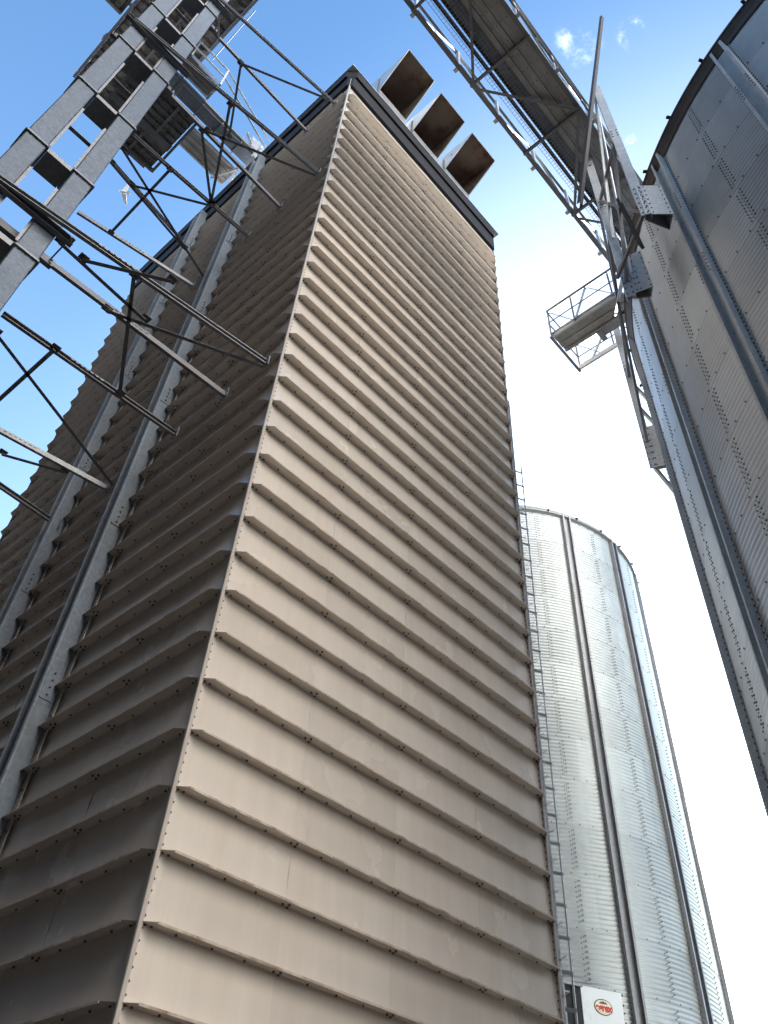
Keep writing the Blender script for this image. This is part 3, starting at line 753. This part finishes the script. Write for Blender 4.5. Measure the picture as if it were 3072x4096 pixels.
    for k in range(tabs):
        a = tab0+k*360.0/tabs; n = Vector((math.cos(R_(a)),math.sin(R_(a)),0)); tg = Vector((-n.y,n.x,0))
        q = MB(); pr = [(-.03,0),(-.02,.05),(.02,.05),(.03,0)]
        p0 = Vector((cx,cy,zt+.0))+n*(ro+.06); p1 = Vector((cx,cy,zt+.55*math.tan(R_(roof_pitch))))+n*(ro-.5)
        vs_ = [p0+tg*u+Vector((0,0,d-.02)) for u,d in pr]+[p1+tg*u+Vector((0,0,d)) for u,d in pr]
        q.add(vs_,[(0,1,5,4),(1,2,6,5),(2,3,7,6),(3,2,1,0),(0,4,7,3)])
        q.build('roof_rib',M['eave'],t)
    return t
big_ang = [157.2-15.0*k for k in range(24)]
silo('grain_silo','wide corrugated steel silo towering along the photo edge, gantry legs bolted on',(9.79,-9.31),7.55,17.02,1.0735,.0976,big_ang,15.0,48,147.7,27,(.52,.555,.59),.44,.27,.3,12.27,'corrugated grain silos',(100,175),.3)
ang2 = [-116.7+24.3*k for k in range(-6,8)]
silo('grain_silo','narrower bright corrugated silo beyond the beige tower, white door at its foot',(15.43,7.53),4.61,20.12,1.0735,.0976,ang2,24.3,30,-112.0,27,(.44,.455,.445),.40,.27,0,12.27,'corrugated grain silos',(-150,-45),.3)

def shade_hall(y0_,y1_,hz,label):  # unseen hall, added only to shade the tower wall and yard
    hall = thing('shade_hall',label,'added light blocker','added dark halls that shade the yard')
    mb = MB()
    for (x0,y0,x1,y1) in ((-6.5,y0_,-6.5,y1_),(-6.5,y1_,-14,y1_),(-14,y1_,-14,y0_),(-14,y0_,-6.5,y0_)):
        L_ = math.hypot(x1-x0,y1-y0); n = max(2,int(L_/.45)); ux_, uy_ = (x1-x0)/L_,(y1-y0)/L_
        vs = []
        for i in range(n):
            for f_,d_ in ((0,0),(.55,0),(.65,.04),(.9,.04)):
                u = (i+f_)*L_/n; vs.append((x0+ux_*u+uy_*d_,y0+uy_*u-ux_*d_))
        vs.append((x1,y1)); m_ = len(vs)
        mb.add([(a,b,0) for a,b in vs]+[(a,b,hz) for a,b in vs],[(i,i+1,m_+i+1,m_+i) for i in range(m_-1)])
    mb.build('clad_wall',M['hall'],hall)
    mb = MB(); p, q = y0_-.1, y1_+.1
    mb.add([(-6.4,p,hz),(-6.4,q,hz),(-10.2,q,hz+1.1),(-10.2,p,hz+1.1),(-14.1,q,hz),(-14.1,p,hz)],[(0,1,2,3),(3,2,4,5)]); mb.build('roof',M['galvdark'],hall)
    base(hall,(-10.2,(p+q)/2,0))
shade_hall(-3.9,30,21.5,'unseen dark hall added as shade west of the elevator legs, outside the picture')
shade_hall(-34,-6.5,19,'unseen dark hall added as shade behind the photographer, outside the picture')
silo('grain_silo','unseen corrugated silo added for its shade behind the beige tower',(9.5,21.5),6.0,17.0,1.0735,.2,[15+30*k for k in range(12)],30,24,0,27,(.43,.44,.455),.40,.27,0,12.27,'corrugated grain silos',(400,401),.3)  # added out of sight, only to cast shade over the yard

# ------------------------------------------------------------------ white hatch door with its badge, dark doorway beside it
door = thing('hatch_door','white hatch door with an oval red and cream badge at the foot of the bright silo','door')
pTL = Vector((12.055,3.835,6.84)); pTR = Vector((12.90,3.46,6.84)); H = 1.9
ux = (pTR-pTL).normalized(); up = Vector((0,0,1)); nr = ux.cross(up).normalized()
if nr.dot(co.location-pTL) < 0: nr = -nr
wd_ = (pTR-pTL).length
def DP(u,v,d=0): return pTL+ux*u-up*v+nr*d
mb = MB(); mb.plate([DP(0,0),DP(0,H),DP(wd_,H),DP(wd_,0)],.05); 
o = mb.build('door_leaf',M['white'],door)
bd = MB(); cu, cv, ra, rb = wd_*.515, .30, .205, .135
def oval(a,b,d,n=48): return [DP(cu+a*math.cos(2*PI*i/n),cv-b*math.sin(2*PI*i/n),d) for i in range(n)]
bd.plate(oval(ra,rb,.006),.004,0); bd.plate(oval(ra*.925,rb*.895,.009),.002,1)
# crown: five points on a curved band
cr = [(-.085,.058),(-.095,.080),(-.066,.070),(-.048,.104),(-.026,.074),(0,.116),(.026,.074),(.048,.104),(.066,.070),(.095,.080),(.085,.058)]
pts = cr; 
bd.plate([DP(cu+x,cv-y+.004,.011) for x,y in pts],.002,0)
bd.plate([DP(cu+x,cv-y,.011) for x,y in ((.02,-.062),(.13,-.062),(.12,-.080),(.03,-.080))],.002,2)
bdo = bd.build('badge',[M['black'],M['cream'],M['grey']],door)
tx = bpy.data.curves.new('badge_lettering','FONT'); tx.body = 'agrex'; tx.size = .158; tx.align_x = 'CENTER'; tx.align_y = 'CENTER'; tx.extrude = .002; tx.offset = .009; tx.shear = .1
to = bpy.data.objects.new('badge_lettering',tx); COL.objects.link(to); tx.materials.append(M['red'])
rot = Matrix((ux, up, nr)).transposed()
# the door's long axis runs left to right as seen by a viewer
if ux.cross(up).dot(nr) < 0: rot = Matrix((-ux, up, nr)).transposed()
to.matrix_world = Matrix.Translation(DP(cu,cv+.012,.012)) @ rot.to_4x4()
to.parent = bdo
mb = MB()
for u,v in ((.06,.86),(.11,.82)): mb.box(*sorted((DP(u,v).x-.02,DP(u,v).x+.02)),*sorted((DP(u,v,.02).y-.02,DP(u,v,.02).y+.02)),DP(u,v).z-.03,DP(u,v).z+.03)
mb.build('latch',M['black'],door)
mb = MB()
for v in (.03,.2,.33,.5,.66): mb.bolt(DP(wd_+.03,v,-.02),nr,.02,.02)
mb.build('hinge_bolt',M['bolt'],door)
base(door,DP(wd_/2,H))
dw = thing('dark_doorway','dark framed opening left of the white hatch door','doorway')
mb = MB(); mb.plate([DP(-.75,.05,.04),DP(-.75,H,.04),DP(-.02,H,.04),DP(-.02,.05,.04)],.03); mb.build('shade_panel',M['dark_shade'],dw)  # flat dark panel, the opening's shade is put into its colour
for u in (-.20,-.42,-.62):
    mb = MB(); mb.bar(DP(u,.02,.07),DP(u,H,.07),.035,.03,up=tuple(nr)); mb.build('frame_bar',M['galvdark'],dw)
mb = MB(); mb.bar(DP(-.78,.03,.08),DP(-.01,.03,.08),.05,.05); mb.bar(DP(-.78,.18,.08),DP(-.3,.18,.08),.03,.03); mb.build('frame_head',M['galvdark'],dw)
base(dw,DP(-.4,H))

# ------------------------------------------------------------------ gantry support frame hung on the tall silo
sup = thing('gantry_support', 'blue-grey steel legs and brackets carrying the gantry on the tall silo wall', 'support frame')
sc_c = Vector((9.79,-9.31,0))
def column(p,ztop,zbot,w,d,facing):
    """channel column: broad web towards 'facing'"""
    f = Vector(facing).normalized(); s = f.cross(Vector((0,0,1)))
    mb = MB(); t = .01
    prof = [(-w/2,0),(w/2,0),(w/2,-d),(w/2-t,-d),(w/2-t,-t),(-w/2+t,-t),(-w/2+t,-d),(-w/2,-d)]
    n = len(prof); P_ = Vector((p[0],p[1],0))
    vv = [P_+s*a+f*b for a,b in prof]
    mb.add([(q.x,q.y,zbot) for q in vv]+[(q.x,q.y,ztop) for q in vv],[(i,n+i,n+(i+1)%n,(i+1)%n) for i in range(n)]+[tuple(range(n)),tuple(range(2*n-1,n-1,-1))])
    for k in range(6):
        z = zbot+.08+k*.17
        for a in (-w*.3,w*.3):
            q = P_+s*a; mb.bolt((q.x,q.y,z),f,.013,.015,1)
    for k in range(3):
        for a in (-w*.3,w*.3):
            q = P_+s*a; mb.bolt((q.x,q.y,zbot+3.2+k*.12),f,.013,.015,1)
    return mb.build('column',[M['stiff'],M['bolt']],sup)
TOCAM = (-.75,-.60,0)
cA = (3.09,-4.29); cB = (3.87,-3.45); cC = (7.20,-1.92)
def bracket(col,quad,zb,zt):
    """gusset box: bolted plate from the column to the silo, hollow underneath"""
    p,q,q2,p2 = [Vector((x,y,0)) for x,y in quad]
    mb = MB(); Z = Vector((0,0,1)); t = .008
    for a_,b_ in ((p,q),(q,q2),(q2,p2),(p2,p)):
        mb.plate([a_+Z*zb,b_+Z*zb,b_+Z*zt,a_+Z*zt],t)
    nv = (q-p).cross(Z).normalized()
    if nv.dot(p-p2) < 0: nv = -nv
    for k in range(7):
        z = zb+.06+k*(zt-zb-.12)/6
        for s_ in (.10,.30,.9):
            c_ = p.lerp(q,s_); mb.bolt((c_.x,c_.y,z),nv,.012,.012,1)
    mb.build('bracket',[M['stiff'],M['bolt']],col)
cA = (3.09,-4.29); cB = (3.87,-3.45); cC = (7.38,-1.84)
A = column(cA,19.9,13.96,.15,.10,(-.93,-.36,0))
bracket(A,((3.075,-4.28),(3.35,-4.61),(3.56,-4.43),(3.16,-4.22)),13.96,15.0)
B = column(cB,19.05,13.45,.15,.10,(-.93,-.36,0))
bracket(B,((3.89,-3.54),(3.965,-3.80),(4.12,-3.68),(3.97,-3.44)),13.49,14.67)
Cc = column(cC,19.4,13.48,.15,.10,(-.93,-.36,0))
bracket(Cc,((7.375,-1.84),(7.455,-2.06),(7.54,-2.03),(7.46,-1.82)),13.48,14.67)
def strut(p,q,w=.06,m='brace',kind='angle'):
    mb = MB()
    if kind == 'angle': mb.angle(p,q,w,.007)
    elif kind == 'tube': mb.tube(p,q,w/2,10)
    else: mb.chan(p,q,w,.05,.006)
    mb.build('brace_bar',M[m],sup)
strut((cA[0]+.02,cA[1]+.06,17.0),(cB[0],cB[1],17.0),.08,kind='chan'); strut((cA[0],cA[1]+.06,14.0),(cB[0]-.1,cB[1]+.1,14.0),.08,kind='chan')
strut((cA[0],cA[1]+.07,19.6),(cB[0],cB[1],15.4),.05,'angle'); strut((cA[0],cA[1]+.07,17.0),(cB[0],cB[1],13.9),.055)
strut((cA[0]+.03,cA[1]+.08,14.2),(cB[0],cB[1],16.9),.055); strut((cA[0]+.2,cA[1]+.2,18.9),(cB[0]+.1,cB[1]-.05,13.6),.05,'angle','tube')
strut((cB[0]+.05,cB[1]+.03,18.8),(cB[0]+.1,cB[1]+.05,13.6),.10,'galv','tube')
strut((cB[0],cB[1],18.6),(cC[0],cC[1],14.2),.055); strut((cB[0],cB[1],14.2),(cC[0],cC[1],18.6),.055); strut((cB[0],cB[1],16.4),(cC[0],cC[1],16.4),.06)
strut((cC[0]+.05,cC[1],16.2),(8.4,-2.45,14.4),.08,'angle','chan'); strut((cC[0]+.05,cC[1],15.4),(8.4,-2.4,13.6),.08,'angle','chan'); strut((cC[0]+.02,cC[1],13.5),(8.0,-2.2,12.2),.08,'angle','chan')
strut((cA[0]-.3,cA[1]+.25,14.3),(cA[0]+.05,cA[1]+.25,13.3),.14,'eave','chan')

# ------------------------------------------------------------------ little service balcony past the gantry
ZB = 18.0
bal = thing('service_balcony','small railed balcony jutting into the white sky beside the tall silo','balcony')
mb = MB()
xs = [(6.50,0),(6.62,0),(6.635,.03),(6.72,.03),(6.735,0),(6.86,0),(6.875,.045),(6.94,.045),(6.955,0),(7.02,0)]
vv = []
for x,d in xs: vv += [(x,-2.5,ZB+d),(x,-.68,ZB+d)]
mb.add(vv,[(2*i,2*i+1,2*i+3,2*i+2) for i in range(len(xs)-1)]); mb.add([(a,b,c+.05) for a,b,c in vv],[(2*i+2,2*i+3,2*i+1,2*i) for i in range(len(xs)-1)])
for k in range(9):
    for x in (6.57,6.80,6.99): mb.bolt((x,-2.3+k*.19,ZB),(0,0,-1),.012,.012,1)
mb.build('deck',[M['deck'],M['bolt']],bal)
mb = MB(); mb.box(7.03,7.22,-2.5,-1.62,ZB+.02,ZB+.03); mb.box(7.02,7.3,-1.62,-1.50,ZB-.02,ZB+.04); mb.build('hatch_plate',M['galvdark'],bal)
for (p,q,w) in (((6.44,-2.5,ZB+.02),(6.44,-.66,ZB+.02),.16),((7.60,-2.5,ZB+.02),(7.60,-.66,ZB+.02),.14)):
    mb = MB(); mb.chan(p,q,w,.05,.007,roll=PI if p[0]<7 else 0); mb.build('side_beam',M['stiff'],bal)
mb = MB(); mb.angle((6.40,-.66,ZB-.03),(7.66,-.64,ZB-.03),.07,.007); mb.build('end_beam',M['brace'],bal)
for (x,y) in ((6.42,-.66),(6.42,-1.30),(6.42,-2.3),(7.62,-.66),(7.62,-1.6)):
    mb = MB(); mb.angle((x,y,ZB),(x,y,ZB+1.0),.045,.005); mb.build('rail_post',M['brace'],bal)
for x in (6.39,7.64):
    mb = MB(); mb.tube((x,-.66,ZB+1.0),(x,-2.55,ZB+1.0),.03,10); mb.build('handrail',M['brace'],bal)
    mb = MB(); mb.bar((x,-.66,ZB+.5),(x,-2.5,ZB+.5),.025,.012); mb.build('mid_rail',M['brace'],bal)
for dz in (.5,1.0):
    mb = MB(); mb.bar((6.4,-.66,ZB+dz),(7.64,-.66,ZB+dz),.03,.02); mb.build('end_rail',M['brace'],bal)
for (a,b) in (((6.42,-.70,ZB+.97),(6.42,-1.28,ZB+.05)),((6.42,-1.75,ZB+.97),(6.42,-2.35,ZB+.03)),((6.42,-1.72,ZB+.97),(6.42,-1.34,ZB+.05)),((7.62,-.70,ZB+.97),(7.62,-1.3,ZB+.05)),((7.62,-1.55,ZB+.97),(7.62,-1.0,ZB+.05))):
    mb = MB(); mb.angle(a,b,.04,.005); mb.build('rail_brace',M['angle'],bal)
mb = MB(); mb.angle((6.5,-2.55,ZB-.02),(7.3,-2.75,ZB-.02),.09,.008); mb.build('hanger',M['deck'],bal)

# ------------------------------------------------------------------ pigeons
def pigeon_mesh(flying):
    mb = MB()
    prof = [(-.165,.004,.004),(-.12,.035,.008),(-.08,.030,.020),(-.03,.042,.040),(.03,.048,.050),(.08,.040,.044),(.115,.026,.030),(.14,.024,.026),(.158,.020,.021),(.172,.009,.009),(.188,.002,.002)]
    rise = [0,0,0,0,.004,.012,.026,.04,.044,.040,.034] if not flying else [0]*11
    n = 12; vs = []
    for (x,a,b),h in zip(prof,rise):
        for i in range(n):
            g = 2*PI*i/n; vs.append((x,a*math.cos(g),b*math.sin(g)+h))
    fs = []
    for k in range(len(prof)-1):
        for i in range(n):
            j = (i+1)%n; fs.append((k*n+i,k*n+j,(k+1)*n+j,(k+1)*n+i))
    fs.append(tuple(range(n-1,-1,-1))); fs.append(tuple(range((len(prof)-1)*n,len(prof)*n)))
    mb.add(vs,fs,0,True)
    # tail fan
    mb.add([(-.10,-.022,.0),(-.10,.022,.0),(-.235,.055,-.006),(-.25,0,-.004),(-.235,-.055,-.006),(-.10,-.022,.006),(-.10,.022,.006),(-.235,.055,-.002),(-.25,0,0),(-.235,-.055,-.002)],
           [(0,1,2,3,4),(9,8,7,6,5),(0,4,9,5),(2,1,6,7),(3,2,7,8),(4,3,8,9)],0)
    for s in (1,-1):
        if flying:
            pl = [(.07,.03,.02),(.085,.12,.075),(.075,.20,.12),(.02,.33,.20),(-.03,.30,.185),(-.05,.18,.11),(-.075,.09,.05),(-.06,.03,.02)]
        else:
            pl = [(.09,.040,.02),(.06,.052,.012),(-.05,.046,-.005),(-.17,.018,-.004),(-.15,.022,.012),(-.04,.046,.035),(.05,.050,.040)]
        vv = [(x,s*y,z) for x,y,z in pl]; m_ = len(vv)
        vv2 = [(x,s*(y-.004),z+.006) for x,y,z in pl]
        f1 = tuple(range(m_)); f2 = tuple(range(2*m_-1,m_-1,-1))
        mb.add(vv+vv2,[f1,f2]+[(i,(i+1)%m_,m_+(i+1)%m_,m_+i) for i in range(m_)],1 if flying else 0)
    if not flying:
        for s in (.018,-.018): mb.tube((.01,s,-.04),(.012,s,-.085),.004,6)
    return mb
o = pigeon_mesh(True).build('pigeon',[M['pigeonw'],M['pigeonw']])
o.location = (-1.63,7.6,24.0); o.rotation_euler = (R_(35),R_(-25),R_(130)); o.scale = (1.0,1.0,1.0)
at(o,'pale pigeon in flight, caught by the sun between the brace frames','pigeon','pigeons about the elevator head')
pg = pigeon_mesh(False).build('pigeon',[M['pigeon'],M['pigeon']])
PIG = [((-4.37,4.86,ZP2+.165),100,'dark pigeon perched alone on the gallery edge, lowest of the perched ones'),
       ((-4.38,3.78,ZP2+.165),170,'dark pigeon perched midway up the gallery edge'),
       ((-4.37,3.34,ZP2+.165),60,'dark pigeon on the gallery edge just above the midway pigeon'),
       ((-4.37,3.16,ZP2+.165),120,'topmost dark pigeon on the gallery edge, next to the branch gallery')]
for i,(l,rz,lab) in enumerate(PIG):
    q = pg if i == 0 else pg.copy()
    if i: COL.objects.link(q)
    q.location = l; q.rotation_euler = (0,0,R_(rz)); at(q,lab,'pigeon','pigeons about the elevator head')
